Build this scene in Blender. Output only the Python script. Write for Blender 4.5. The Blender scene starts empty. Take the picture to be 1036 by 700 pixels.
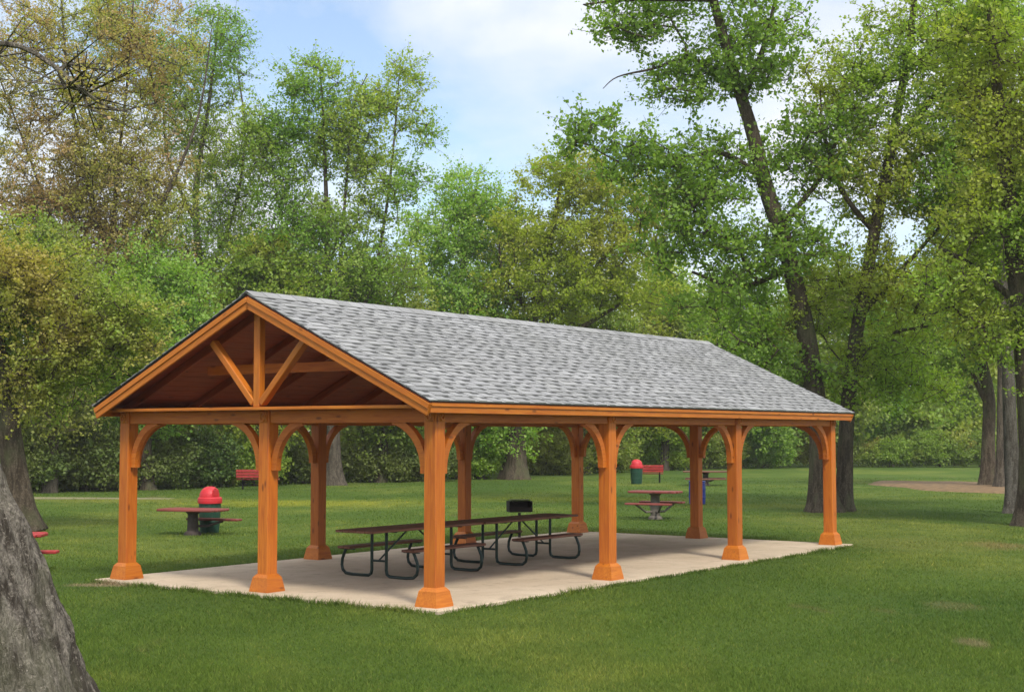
import bpy, math, random
import numpy as np
from mathutils import Vector, Matrix, noise

rng = np.random.default_rng(7)
random.seed(7)
C = bpy.context.scene.collection
R = math.radians
GZ = -0.05                      # lawn level; the slab top is z = 0

# ------------------------------------------------------------------ camera model (also used to survey positions)
F, PITCH, CAMH = 1444.06, 0.0611, 2.2549
def ray(u, v):
    a = (u-518)/F; b = (350-v)/F
    c, s = math.cos(PITCH), math.sin(PITCH)
    return np.array([a, c-b*s, s+b*c])
def at(u, v, z=0.0):            # ground point seen at a survey mark
    d = ray(u, v); t = (z-CAMH)/d[2]
    return Vector((d[0]*t, d[1]*t, z))
def atd(u, v, dist):            # point at a given distance ahead
    d = ray(u, v); t = dist/d[1]
    return np.array([d[0]*t, dist, CAMH+d[2]*t])

# ------------------------------------------------------------------ object helpers
def tag(o, label=None, cat=None, group=None, kind=None):
    if label: o['label'] = label
    if cat: o['category'] = cat
    if group: o['group'] = group
    if kind: o['kind'] = kind
    return o
def empty(name, loc, rz=0.0, **k):
    o = bpy.data.objects.new(name, None); C.objects.link(o)
    o.location = loc; o.rotation_euler = (0, 0, rz)
    o.empty_display_size = .3
    return tag(o, **k)
def link(name, me, mat, parent=None, mtx=None, smooth=False):
    o = bpy.data.objects.new(name, me); C.objects.link(o)
    if mat: me.materials.append(mat)
    if parent: o.parent = parent
    if mtx is not None: o.matrix_local = mtx
    if smooth: me.shade_smooth()
    return o
def np_mesh(name, V, Fc):       # V (n,3), Fc (m,k) fast path
    V = np.asarray(V, np.float32); Fc = np.asarray(Fc, np.int32)
    me = bpy.data.meshes.new(name)
    m, k = Fc.shape
    me.vertices.add(len(V)); me.vertices.foreach_set('co', V.ravel())
    me.loops.add(m*k); me.loops.foreach_set('vertex_index', Fc.ravel())
    me.polygons.add(m)
    me.polygons.foreach_set('loop_start', np.arange(0, m*k, k, dtype=np.int32))
    me.polygons.foreach_set('loop_total', np.full(m, k, np.int32))
    me.update(calc_edges=True)
    return me
class MB:
    def __init__(s): s.v = []; s.f = []
    def add(s, vs, fs):
        n = len(s.v); s.v += [tuple(v) for v in vs]; s.f += [tuple(i+n for i in f) for f in fs]
    def box(s, c, d, M=None, bev=0.0):
        x, y, z = [q/2 for q in d]; c = Vector(c)
        b = min(bev, x*.9, y*.9, z*.9)
        if b <= 0:
            vs = [(sx*x, sy*y, sz*z) for sx in (-1, 1) for sy in (-1, 1) for sz in (-1, 1)]
            fs = [(0,1,3,2),(4,6,7,5),(0,4,5,1),(2,3,7,6),(0,2,6,4),(1,5,7,3)]
        else:                   # box with chamfered edges
            vs = []; idx = {}
            for sx in (-1, 1):
                for sy in (-1, 1):
                    for sz in (-1, 1):
                        for a in range(3):
                            p = [sx*(x-b), sy*(y-b), sz*(z-b)]
                            p[a] = (sx*x, sy*y, sz*z)[a]
                            idx[(sx, sy, sz, a)] = len(vs); vs.append(tuple(p))
            fs = []
            for a in range(3):
                o1, o2 = (a+1) % 3, (a+2) % 3
                for sg in (-1, 1):
                    q = []
                    for s1, s2 in ((-1,-1),(1,-1),(1,1),(-1,1)):
                        k = [0,0,0]; k[a] = sg; k[o1] = s1; k[o2] = s2
                        q.append(idx[(*k, a)])
                    fs.append(tuple(q if sg > 0 else q[::-1]))
                for s1 in (-1, 1):          # edge strips along axis a
                    for s2 in (-1, 1):
                        k0 = [0,0,0]; k0[a] = -1; k0[o1] = s1; k0[o2] = s2
                        k1 = list(k0); k1[a] = 1
                        q = [idx[(*k0, o1)], idx[(*k1, o1)], idx[(*k1, o2)], idx[(*k0, o2)]]
                        fs.append(tuple(q if s1*s2 < 0 else q[::-1]))
            for sx in (-1, 1):
                for sy in (-1, 1):
                    for sz in (-1, 1):
                        q = [idx[(sx,sy,sz,0)], idx[(sx,sy,sz,1)], idx[(sx,sy,sz,2)]]
                        fs.append(tuple(q if sx*sy*sz > 0 else q[::-1]))
        vs = [(M @ Vector(v) if M else Vector(v)) + c for v in vs]
        s.add(vs, fs)
    def loft(s, rings, caps=True, closed=True):
        n = len(rings[0]); vs = [p for r in rings for p in r]; fs = []
        for i in range(len(rings)-1):
            for j in range(n if closed else n-1):
                k = (j+1) % n
                fs.append((i*n+j, i*n+k, (i+1)*n+k, (i+1)*n+j))
        if caps:
            fs.append(tuple(range(n))[::-1]); fs.append(tuple((len(rings)-1)*n+j for j in range(n)))
        s.add(vs, fs)
    def tube(s, pts, r, n=8, caps=True):
        pts = [Vector(p) for p in pts]; rr = r if isinstance(r, (list, tuple)) else [r]*len(pts)
        rings = []; a = None
        for i, p in enumerate(pts):
            d = (pts[min(i+1, len(pts)-1)]-pts[max(i-1, 0)]).normalized()
            if a is None: a = d.orthogonal().normalized()
            a = (a-d*a.dot(d)).normalized(); b = d.cross(a)
            rings.append([p+(a*math.cos(t)+b*math.sin(t))*rr[i] for t in [2*math.pi*k/n for k in range(n)]])
        s.loft(rings, caps)
    def lathe(s, prof, n=24, c=(0, 0, 0)):
        rings = [[(c[0]+r*math.cos(2*math.pi*k/n), c[1]+r*math.sin(2*math.pi*k/n), c[2]+z) for k in range(n)] for r, z in prof]
        s.loft(rings)
    def build(s, name, mat, parent=None, mtx=None, smooth=False):
        me = bpy.data.meshes.new(name); me.from_pydata([tuple(v) for v in s.v], [], s.f); me.update()
        return link(name, me, mat, parent, mtx, smooth)
def timber(name, p0, p1, w, h, mat, parent, bev=.008, up=(0, 0, 1)):
    """a board or post: local X runs along it, so the grain follows its length"""
    p0, p1 = Vector(p0), Vector(p1); d = p1-p0; x = d.normalized(); u = Vector(up)
    if abs(x.dot(u)) > .98: u = Vector((0, 1, 0))
    y = u.cross(x).normalized(); z = x.cross(y)
    M = Matrix((x, y, z)).transposed().to_4x4(); M.translation = (p0+p1)/2
    m = MB(); m.box((0, 0, 0), (d.length, w, h), bev=bev)
    o = m.build(name, mat, parent, M); LM[o.name] = M
    return o
LM = {}

# ------------------------------------------------------------------ materials
class N:
    def __init__(s, name):
        s.m = bpy.data.materials.new(name); s.m.use_nodes = True
        s.t = s.m.node_tree; s.n = s.t.nodes; s.l = s.t.links; s.n.clear()
        s.out = s.n.new('ShaderNodeOutputMaterial')
    def new(s, ty, **k):
        x = s.n.new(ty)
        for a, b in k.items():
            if a.startswith('i_'):
                x.inputs[int(a[2:]) if a[2:].isdigit() else a[2:]].default_value = b
            else: setattr(x, a, b)
        return x
    def to(s, a, b): s.l.new(a, b)
    def coord(s, kind='Object', scale=(1, 1, 1)):
        t = s.new('ShaderNodeTexCoord'); m = s.new('ShaderNodeMapping'); m.inputs['Scale'].default_value = scale
        s.to(t.outputs[kind], m.inputs['Vector']); return m.outputs[0]
    def pos(s, scale=(1, 1, 1)):
        t = s.new('ShaderNodeNewGeometry'); m = s.new('ShaderNodeMapping'); m.inputs['Scale'].default_value = scale
        s.to(t.outputs['Position'], m.inputs['Vector']); return m.outputs[0]
    def noise(s, vec, scale, detail=4, rough=.55, dist=0):
        x = s.new('ShaderNodeTexNoise'); x.inputs['Scale'].default_value = scale
        x.inputs['Detail'].default_value = detail; x.inputs['Roughness'].default_value = rough; x.inputs['Distortion'].default_value = dist
        s.to(vec, x.inputs['Vector']); return x.outputs['Fac']
    def ramp(s, fac, stops):
        r = s.new('ShaderNodeValToRGB'); e = r.color_ramp.elements
        while len(e) < len(stops): e.new(.5)
        for q, (p, c) in zip(e, stops): q.position = p; q.color = (*c, 1) if len(c) == 3 else c
        s.to(fac, r.inputs[0]); return r.outputs[0]
    def mix(s, fac, a, b, mode='MIX'):
        x = s.new('ShaderNodeMix', data_type='RGBA', blend_type=mode)
        for sock, v in ((x.inputs[0], fac), (x.inputs[6], a), (x.inputs[7], b)):
            if hasattr(v, 'is_linked') or hasattr(v, 'links'): s.to(v, sock)
            else: sock.default_value = v if not isinstance(v, tuple) else (*v, 1)
        return x.outputs[2]
    def math(s, op, a, b=0.0):
        x = s.new('ShaderNodeMath', operation=op)
        for sock, v in ((x.inputs[0], a), (x.inputs[1], b)):
            if hasattr(v, 'links'): s.to(v, sock)
            else: sock.default_value = v
        return x.outputs[0]
    def bump(s, h, dist=.01, strength=.6):
        b = s.new('ShaderNodeBump'); b.inputs['Distance'].default_value = dist; b.inputs['Strength'].default_value = strength
        s.to(h, b.inputs['Height']); return b.outputs[0]
    def pbr(s, col, rough=.7, metal=0, normal=None, spec=.4):
        p = s.new('ShaderNodeBsdfPrincipled')
        if isinstance(col, tuple): p.inputs['Base Color'].default_value = (*col, 1)
        else: s.to(col, p.inputs['Base Color'])
        if hasattr(rough, 'links'): s.to(rough, p.inputs['Roughness'])
        else: p.inputs['Roughness'].default_value = rough
        p.inputs['Metallic'].default_value = metal
        p.inputs['Specular IOR Level'].default_value = spec
        if normal: s.to(normal, p.inputs['Normal'])
        s.to(p.outputs[0], s.out.inputs[0]); return s.m
def mat_wood(name, base, dark, light, rough=.55, rnd=.25):
    n = N(name)
    oi = n.new('ShaderNodeObjectInfo'); tc = n.new('ShaderNodeTexCoord')
    ad = n.new('ShaderNodeVectorMath', operation='ADD'); sc = n.new('ShaderNodeVectorMath', operation='SCALE')
    cb = n.new('ShaderNodeCombineXYZ')
    n.to(oi.outputs['Random'], cb.inputs[0]); n.to(oi.outputs['Random'], cb.inputs[1]); sc.inputs['Scale'].default_value = 37
    n.to(cb.outputs[0], sc.inputs[0]); n.to(tc.outputs['Object'], ad.inputs[0]); n.to(sc.outputs[0], ad.inputs[1])
    m = n.new('ShaderNodeMapping'); m.inputs['Scale'].default_value = (.9, 14, 14); n.to(ad.outputs[0], m.inputs[0])
    m2 = n.new('ShaderNodeMapping'); m2.inputs['Scale'].default_value = (.6, 1.6, 1.6); n.to(ad.outputs[0], m2.inputs[0])
    g = n.noise(m.outputs[0], 2.2, 6, .6, .8)
    c = n.ramp(g, [(.3, dark), (.5, base), (.75, light)])
    blot = n.noise(m2.outputs[0], 2.0, 3)
    c = n.mix(n.ramp(blot, [(.35, (0, 0, 0)), (.7, (1, 1, 1))]), c, n.mix(.55, c, dark))
    k = n.math('ADD', n.math('MULTIPLY', oi.outputs['Random'], rnd), 1-rnd/2)
    hs = n.new('ShaderNodeHueSaturation'); n.to(c, hs.inputs['Color']); n.to(k, hs.inputs['Value'])
    vo = n.new('ShaderNodeTexVoronoi'); vo.inputs['Scale'].default_value = 1.0; mk = n.new('ShaderNodeMapping'); mk.inputs['Scale'].default_value = (2.2, 6, 6); n.to(ad.outputs[0], mk.inputs[0]); n.to(mk.outputs[0], vo.inputs['Vector'])
    kc = n.mix(n.ramp(vo.outputs['Distance'], [(.07, (.75, .75, .75)), (.16, (0, 0, 0))]), hs.outputs[0], tuple(q*.35 for q in dark))
    return n.pbr(kc, rough, normal=n.bump(g, .006, .6))
def mat_paint(name, col, rough=.4, metal=0, var=.25, scale=9):
    n = N(name); g = n.noise(n.coord(), scale, 5, .65)
    dk = tuple(c*(1-var) for c in col); lt = tuple(min(1, c*(1+var)) for c in col)
    return n.pbr(n.ramp(g, [(.3, dk), (.7, lt)]), rough, metal, n.bump(g, .003, .3))
def mat_bark(name, a, b, moss=None, scale=1.0):
    n = N(name); v = n.coord('Object', (1, 1, .22))
    g = n.noise(v, 9*scale, 8, .65, .6); g2 = n.noise(n.coord('Object', (1, 1, .5)), 2.2*scale, 4)
    vo = n.new('ShaderNodeTexVoronoi', feature='DISTANCE_TO_EDGE'); vo.inputs['Scale'].default_value = 20*scale
    wv = n.new('ShaderNodeVectorMath', operation='ADD'); nz = n.new('ShaderNodeTexNoise'); nz.inputs['Scale'].default_value = 4
    n.to(v, nz.inputs['Vector']); n.to(v, wv.inputs[0]); n.to(nz.outputs['Color'], wv.inputs[1]); n.to(wv.outputs[0], vo.inputs['Vector'])
    crack = n.ramp(vo.outputs['Distance'], [(0, (0, 0, 0)), (.12, (1, 1, 1))])
    fine = n.noise(n.coord('Object', (1, 1, .55)), 48*scale, 6, .8)
    lich = n.noise(n.coord(), 21*scale, 4, .8, .5)
    h = n.math('ADD', n.math('MULTIPLY', crack, .14), n.math('ADD', g, n.math('MULTIPLY', fine, .5)))
    c = n.mix(n.ramp(fine, [(.38, (.75, .75, .75)), (.6, (0, 0, 0))]), n.ramp(g, [(.41, a), (.57, b)]), tuple(q*.6 for q in a))
    c = n.mix(n.ramp(lich, [(.56, (0, 0, 0)), (.66, (.6, .6, .6))]), c, tuple(min(1, q*1.55) for q in b))
    if moss: c = n.mix(n.ramp(g2, [(.5, (0, 0, 0)), (.72, (.8, .8, .8))]), c, moss)
    return n.pbr(c, .92, normal=n.bump(h, .07/scale, 1.0), spec=.12)
def mat_leaf(name, c1, c2, c3=None, trans=.4, patch=.25):
    """two leaf tones picked per leaf, a drift of tone through the crown, some light passing through"""
    n = N(name); ge = n.new('ShaderNodeNewGeometry')
    c = n.mix(ge.outputs['Random Per Island'], c1, c2)
    if c3:
        nz = n.noise(n.pos(), patch, 3, .6)
        c = n.mix(n.ramp(nz, [(.42, (0, 0, 0)), (.60, (1, 1, 1))]), c, c3)
    d = n.new('ShaderNodeBsdfDiffuse'); t = n.new('ShaderNodeBsdfTranslucent'); g = n.new('ShaderNodeBsdfGlossy'); g.inputs['Roughness'].default_value = .6
    g.inputs['Color'].default_value = (1, 1, 1, 1)
    tc = n.mix(1.0, c, (1.1, 1.2, .5), 'MULTIPLY')
    n.to(c, d.inputs[0]); n.to(tc, t.inputs[0])
    m = n.new('ShaderNodeMixShader'); m.inputs[0].default_value = trans; n.to(d.outputs[0], m.inputs[1]); n.to(t.outputs[0], m.inputs[2])
    m2 = n.new('ShaderNodeMixShader'); m2.inputs[0].default_value = .02; n.to(m.outputs[0], m2.inputs[1]); n.to(g.outputs[0], m2.inputs[2])
    n.to(m2.outputs[0], n.out.inputs[0]); return n.m
def lawn_color(n):
    big = n.noise(n.pos((1, .55, 1)), .16, 4, .6, .4); mid = n.noise(n.pos(), .9, 5, .65); fine = n.noise(n.pos(), 9, 4, .7)
    c = n.ramp(big, [(.34, (.066, .120, .021)), (.50, (.108, .165, .027)), (.62, (.20, .235, .045))])
    c = n.mix(n.ramp(mid, [(.38, (0, 0, 0)), (.62, (.55, .55, .55))]), c, (.080, .130, .025))
    c = n.mix(n.ramp(fine, [(.48, (0, 0, 0)), (.75, (.6, .6, .6))]), c, (.13, .17, .035))
    dirt = n.noise(n.pos((1, .5, 1)), .33, 4, .7)
    c = n.mix(n.ramp(dirt, [(.63, (0, 0, 0)), (.72, (.7, .7, .7))]), c, (.17, .14, .06))
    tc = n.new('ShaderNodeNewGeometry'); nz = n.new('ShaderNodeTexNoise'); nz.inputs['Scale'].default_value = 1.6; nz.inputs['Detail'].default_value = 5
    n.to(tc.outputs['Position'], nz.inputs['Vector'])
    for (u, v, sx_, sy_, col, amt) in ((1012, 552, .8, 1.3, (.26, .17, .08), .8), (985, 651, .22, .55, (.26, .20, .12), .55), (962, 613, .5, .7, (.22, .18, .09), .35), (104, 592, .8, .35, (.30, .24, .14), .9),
                                       (300, 509, 5.5, 3.2, (.30, .30, .035), .75), (560, 505, 7, 2.6, (.24, .27, .035), .6), (120, 506, 5, 2.5, (.25, .25, .05), .6), (930, 550, 3.0, 3.0, (.19, .21, .05), .6), (760, 512, 4, 2, (.22, .25, .04), .5)):  # pale ellipses: worn grass strips, plus the sunlit band put into the colour
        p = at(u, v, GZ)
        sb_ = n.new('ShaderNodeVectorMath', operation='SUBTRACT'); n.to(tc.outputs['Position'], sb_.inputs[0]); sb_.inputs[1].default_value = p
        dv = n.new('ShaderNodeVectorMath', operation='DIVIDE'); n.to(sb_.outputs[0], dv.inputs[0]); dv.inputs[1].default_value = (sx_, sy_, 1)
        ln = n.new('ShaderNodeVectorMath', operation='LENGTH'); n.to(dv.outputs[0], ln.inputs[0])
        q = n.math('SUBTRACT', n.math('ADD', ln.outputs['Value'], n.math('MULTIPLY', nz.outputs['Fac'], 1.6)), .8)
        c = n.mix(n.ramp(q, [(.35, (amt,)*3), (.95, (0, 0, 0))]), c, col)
    return c
def mat_lawn():
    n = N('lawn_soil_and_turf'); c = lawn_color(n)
    f = n.noise(n.pos(), 30, 5, .8)
    c = n.mix(.5, c, n.mix(n.ramp(f, [(.35, (0, 0, 0)), (.7, (1, 1, 1))]), (.020, .042, .008), c))
    return n.pbr(c, .95, normal=n.bump(f, .05, .8), spec=.08)
def mat_blade():
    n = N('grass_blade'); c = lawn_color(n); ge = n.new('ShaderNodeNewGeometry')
    k = n.ramp(ge.outputs['Random Per Island'], [(0, (.9, .9, .85)), (.8, (1.3, 1.25, 1.25)), (.97, (1.7, 1.45, 1.5)), (1, (2.4, 1.6, 2.2))])
    c = n.mix(1.0, c, k, 'MULTIPLY')
    d = n.new('ShaderNodeBsdfDiffuse'); t = n.new('ShaderNodeBsdfTranslucent'); n.to(c, d.inputs[0]); n.to(c, t.inputs[0])
    m = n.new('ShaderNodeMixShader'); m.inputs[0].default_value = .35; n.to(d.outputs[0], m.inputs[1]); n.to(t.outputs[0], m.inputs[2])
    n.to(m.outputs[0], n.out.inputs[0]); return n.m
def mat_concrete():
    n = N('broom_finished_concrete'); v = n.coord()
    a = n.noise(v, .7, 5, .65); b = n.noise(v, 40, 4, .7); s = n.noise(v, 2.3, 5, .7)
    c = n.ramp(a, [(.32, (.46, .355, .235)), (.65, (.60, .48, .335))])
    c = n.mix(n.ramp(b, [(.35, (.35, .35, .35)), (.6, (0, 0, 0))]), c, (.27, .22, .165))
    c = n.mix(n.ramp(s, [(.52, (0, 0, 0)), (.70, (.6, .6, .6))]), c, (.27, .21, .145))
    return n.pbr(c, .85, normal=n.bump(b, .003, .5), spec=.25)
def mat_shingle():
    n = N('asphalt_shingle'); ge = n.new('ShaderNodeNewGeometry')
    c = n.ramp(ge.outputs['Random Per Island'], [(0, (.20, .198, .190)), (.2, (.25, .246, .236)), (.6, (.275, .27, .26)), (1, (.32, .315, .30))])
    sp = n.noise(n.coord(), 150, 3, .8); st = n.noise(n.coord(), .8, 4, .6)
    c = n.mix(1.0, c, n.ramp(sp, [(.3, (.8, .8, .8)), (.7, (1.15, 1.15, 1.15))]), 'MULTIPLY')
    c = n.mix(1.0, c, n.ramp(st, [(.3, (.86, .86, .84)), (.7, (1.08, 1.08, 1.09))]), 'MULTIPLY')
    return n.pbr(c, .93, normal=n.bump(sp, .003, .6), spec=.2)

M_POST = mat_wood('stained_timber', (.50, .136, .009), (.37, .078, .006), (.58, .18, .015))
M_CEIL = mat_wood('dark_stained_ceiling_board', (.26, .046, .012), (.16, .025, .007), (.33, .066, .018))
M_TRIM = mat_wood('stained_trim_board', (.49, .145, .009), (.38, .092, .006), (.57, .19, .015))
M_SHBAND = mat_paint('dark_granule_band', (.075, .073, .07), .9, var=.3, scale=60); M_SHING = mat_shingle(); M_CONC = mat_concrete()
M_DRIP = mat_paint('black_drip_edge', (.018, .016, .015), .5)
M_STEEL = mat_paint('dark_green_tube_steel', (.012, .028, .022), .35, .3)
M_BOLT = mat_paint('black_iron', (.014, .013, .012), .55, .5)
M_PLANK = mat_wood('weathered_brown_plank', (.19, .075, .042), (.11, .040, .023), (.27, .12, .072), .6)
M_REDP = mat_wood('faded_red_plank', (.23, .048, .036), (.14, .028, .022), (.30, .085, .068), .5)
M_REDB = mat_paint('red_bench_paint', (.34, .030, .026), .5)
M_REDL = mat_paint('red_plastic', (.52, .022, .028), .5, var=.1)
M_GREEN = mat_paint('dark_green_can', (.010, .050, .028), .5)
M_BLUE = mat_paint('blue_plastic', (.012, .035, .30), .4)
M_PED = mat_paint('grey_concrete_pedestal', (.14, .12, .095), .9)
M_PEDD = mat_paint('dark_pedestal', (.055, .040, .032), .8)
M_GRILL = mat_paint('rusty_black_grill_steel', (.022, .016, .014), .7, .3)
M_BARK = mat_bark('grey_brown_bark', (.075, .060, .044), (.19, .155, .115))
M_BARKD = mat_bark('dark_brown_bark', (.070, .052, .035), (.18, .14, .095), (.11, .12, .055))
M_BARKF = mat_bark('rugged_grey_bark', (.080, .064, .048), (.36, .31, .245), (.19, .18, .11), 1.0)
M_BARKL = mat_bark('pale_grey_bark', (.10, .085, .065), (.22, .195, .16))
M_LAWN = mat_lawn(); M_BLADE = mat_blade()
M_MULCH = mat_paint('brown_mulch', (.18, .110, .048), .95, var=.5, scale=3)
M_PATH = mat_paint('trodden_tan_path', (.21, .19, .09), .95, var=.3, scale=1.2)

# ------------------------------------------------------------------ world, sun, camera
SUN_EL, SUN_AZ = R(50), R(156)          # azimuth from +Y clockwise: high, behind the camera and to its right
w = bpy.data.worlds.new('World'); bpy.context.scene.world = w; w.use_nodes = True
nt = w.node_tree; nt.nodes.clear()
wo = nt.nodes.new('ShaderNodeOutputWorld'); bg = nt.nodes.new('ShaderNodeBackground'); sky = nt.nodes.new('ShaderNodeTexSky')
sky.sky_type = 'NISHITA'; sky.sun_disc = False; sky.sun_elevation = SUN_EL; sky.sun_rotation = SUN_AZ
sky.air_density = 1.0; sky.dust_density = .8; sky.ozone_density = 1.4
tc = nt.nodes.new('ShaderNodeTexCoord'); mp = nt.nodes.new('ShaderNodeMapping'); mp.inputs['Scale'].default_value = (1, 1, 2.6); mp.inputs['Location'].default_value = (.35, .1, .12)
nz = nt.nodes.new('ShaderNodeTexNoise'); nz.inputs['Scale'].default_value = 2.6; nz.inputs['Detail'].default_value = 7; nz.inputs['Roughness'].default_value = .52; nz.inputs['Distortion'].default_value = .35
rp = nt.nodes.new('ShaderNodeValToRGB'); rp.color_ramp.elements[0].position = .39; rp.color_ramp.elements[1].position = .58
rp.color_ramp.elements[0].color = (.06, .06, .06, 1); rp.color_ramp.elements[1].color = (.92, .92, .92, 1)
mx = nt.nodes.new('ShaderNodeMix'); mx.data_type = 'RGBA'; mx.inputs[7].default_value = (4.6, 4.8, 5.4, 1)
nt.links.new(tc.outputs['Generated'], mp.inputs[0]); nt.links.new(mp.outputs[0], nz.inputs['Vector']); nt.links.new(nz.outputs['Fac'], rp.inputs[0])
sx = nt.nodes.new('ShaderNodeSeparateXYZ'); mr_ = nt.nodes.new('ShaderNodeMapRange'); mr_.inputs[1].default_value = .35; mr_.inputs[2].default_value = .75; mr_.inputs[3].default_value = 5.2; mr_.inputs[4].default_value = 13.0  # cloud high overhead, out of view, brightened to add fill light
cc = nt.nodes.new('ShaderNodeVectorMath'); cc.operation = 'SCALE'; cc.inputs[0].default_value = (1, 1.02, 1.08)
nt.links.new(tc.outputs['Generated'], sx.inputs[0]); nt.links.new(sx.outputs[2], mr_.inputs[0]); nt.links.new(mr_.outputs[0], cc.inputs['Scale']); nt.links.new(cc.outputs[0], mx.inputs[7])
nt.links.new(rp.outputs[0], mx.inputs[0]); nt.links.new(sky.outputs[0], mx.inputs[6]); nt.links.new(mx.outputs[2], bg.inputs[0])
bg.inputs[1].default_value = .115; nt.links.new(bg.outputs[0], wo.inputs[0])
sl = bpy.data.lights.new('sun', 'SUN'); sl.energy = 1.9; sl.angle = R(10); sl.color = (1, .955, .88)
so = bpy.data.objects.new('sun', sl); C.objects.link(so)
sd = Vector((math.sin(SUN_AZ)*math.cos(SUN_EL), math.cos(SUN_AZ)*math.cos(SUN_EL), math.sin(SUN_EL)))
so.rotation_euler = sd.to_track_quat('Z', 'Y').to_euler(); so.location = sd*60
cd = bpy.data.cameras.new('camera'); cam = bpy.data.objects.new('camera', cd); C.objects.link(cam)
cd.sensor_width = 36; cd.lens = 36*F/1036; cd.clip_end = 3000; cd.clip_start = .2
cam.location = (0, 0, CAMH); cam.rotation_euler = (math.pi/2+PITCH, 0, 0)
S = bpy.context.scene; S.camera = cam
S.view_settings.view_transform = 'Standard'; S.view_settings.look = 'None'; S.view_settings.exposure = 0.82; S.view_settings.gamma = 1
S.render.engine = 'CYCLES'; S.cycles.use_denoising = True; S.cycles.max_bounces = 8; S.cycles.transparent_max_bounces = 4
S.cycles.diffuse_bounces = 6; S.cycles.glossy_bounces = 2; S.cycles.caustics_reflective = False; S.cycles.caustics_refractive = False
S.cycles.sample_clamp_indirect = 6

# ------------------------------------------------------------------ ground
def sheet(name, pts, z, mat):
    me = bpy.data.meshes.new(name); me.from_pydata([(x, y, z) for x, y in pts], [], [tuple(range(len(pts)))]); me.update()
    return tag(link(name, me, mat), kind='structure')
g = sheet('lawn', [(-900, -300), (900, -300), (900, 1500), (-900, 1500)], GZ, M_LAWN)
# mulch bed under the trees at the right edge, a slightly domed irregular patch
mc = at(976, 492, GZ); pts = []
me_v = [(mc.x, mc.y, GZ+.10)]; me_f = []
NR = 40
for ring, zz in ((.6, .08), (.93, .035), (1.0, -.02)):
    for k in range(NR):
        a = 2*math.pi*k/NR; rr = 1+.10*math.sin(3*a+1)+.06*math.sin(7*a)+random.uniform(-.02, .02)
        me_v.append((mc.x+3.7*ring*rr*math.cos(a), mc.y+7.2*ring*rr*math.sin(a), GZ+zz))
for k in range(NR):
    k2 = (k+1) % NR
    me_f.append((0, 1+k, 1+k2))
    for q in range(2): me_f.append((1+q*NR+k, 1+(q+1)*NR+k, 1+(q+1)*NR+k2, 1+q*NR+k2))
me = bpy.data.meshes.new('mulch_bed'); me.from_pydata(me_v, [], me_f); me.update()
tag(link('mulch_bed', me, M_MULCH, smooth=True), kind='structure')
pl, pr = [], []
for k in range(24):
    t = k/23; x = -36+24*t; y = 50.6+.8*math.sin(t*3.0)
    wd = 1.3*(1-.7*t**3)+random.uniform(-.06, .06)
    pl.append((x, y-wd)); pr.append((x, y+wd))
me = bpy.data.meshes.new('path'); n_ = len(pl)
me.from_pydata([(x, y, GZ+.006) for x, y in pl+pr], [], [(i, i+1, n_+i+1, n_+i) for i in range(n_-1)]); me.update()
tag(link('path', me, M_PATH), kind='structure')

# ------------------------------------------------------------------ pavilion
YAW = .6235; PX, PY = -1.018, 18.8434; W_, L_ = 6.1428, 12.8553
OE, OG, OGF, E_, RG = .2839, .4625, .6119, 2.6835, 4.2456
AX = Vector((math.sin(YAW), math.cos(YAW), 0)); WX = Vector((-math.cos(YAW), math.sin(YAW), 0))
def loc(l, w_, z=0): p = Vector((PX, PY, 0))+AX*l+WX*w_; p.z = z; return p
RZ = math.pi/2-YAW
# slab: own object, local axes like the pavilion
m = MB(); m.box((L_/2, W_/2, -.10), (L_+.70, W_+.70, .20), bev=.012)
sb = m.build('concrete_slab', M_CONC, None, Matrix.Translation(loc(0, 0)) @ Matrix.Rotation(RZ, 4, 'Z')); tag(sb, kind='structure')
pav = empty('pavilion', loc(0, 0), RZ, label='orange stained timber pavilion with grey shingled gable roof on a concrete slab', cat='pavilion')
HB = 2.40; HT = 2.585
HALF = .1025
post_l = [0, 4.2922, 8.6149, L_]
def post_base_mesh():
    m = MB(); prof = [(.180, 0), (.178, .03), (.148, .185), (.146, .20), (.118, .235), (.104, .25)]
    m.loft([[(sx*r, sy*r, z) for sx, sy in ((-1,-1),(1,-1),(1,1),(-1,1))] for r, z in prof]); return m
def brace_mesh(r=.68, th=.102, wd=.095):
    m = MB(); rings = []
    for k in range(13):
        t = R(79)*k/12; rin = r-th*.5; ro = r+th*.5
        ring = []
        for rad, y in ((rin, -wd/2), (ro, -wd/2), (ro, wd/2), (rin, wd/2)):
            ring.append((r+th*.5-rad*math.cos(t), y, min(.004, -.635+rad*math.sin(t))))
        rings.append(ring)
    # small foot that drops below the arc
    rings.insert(0, [(x-.0, y, z-.04) for x, y, z in rings[0]])
    m.loft(rings); return m
me_base = None; me_brace = None
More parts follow.
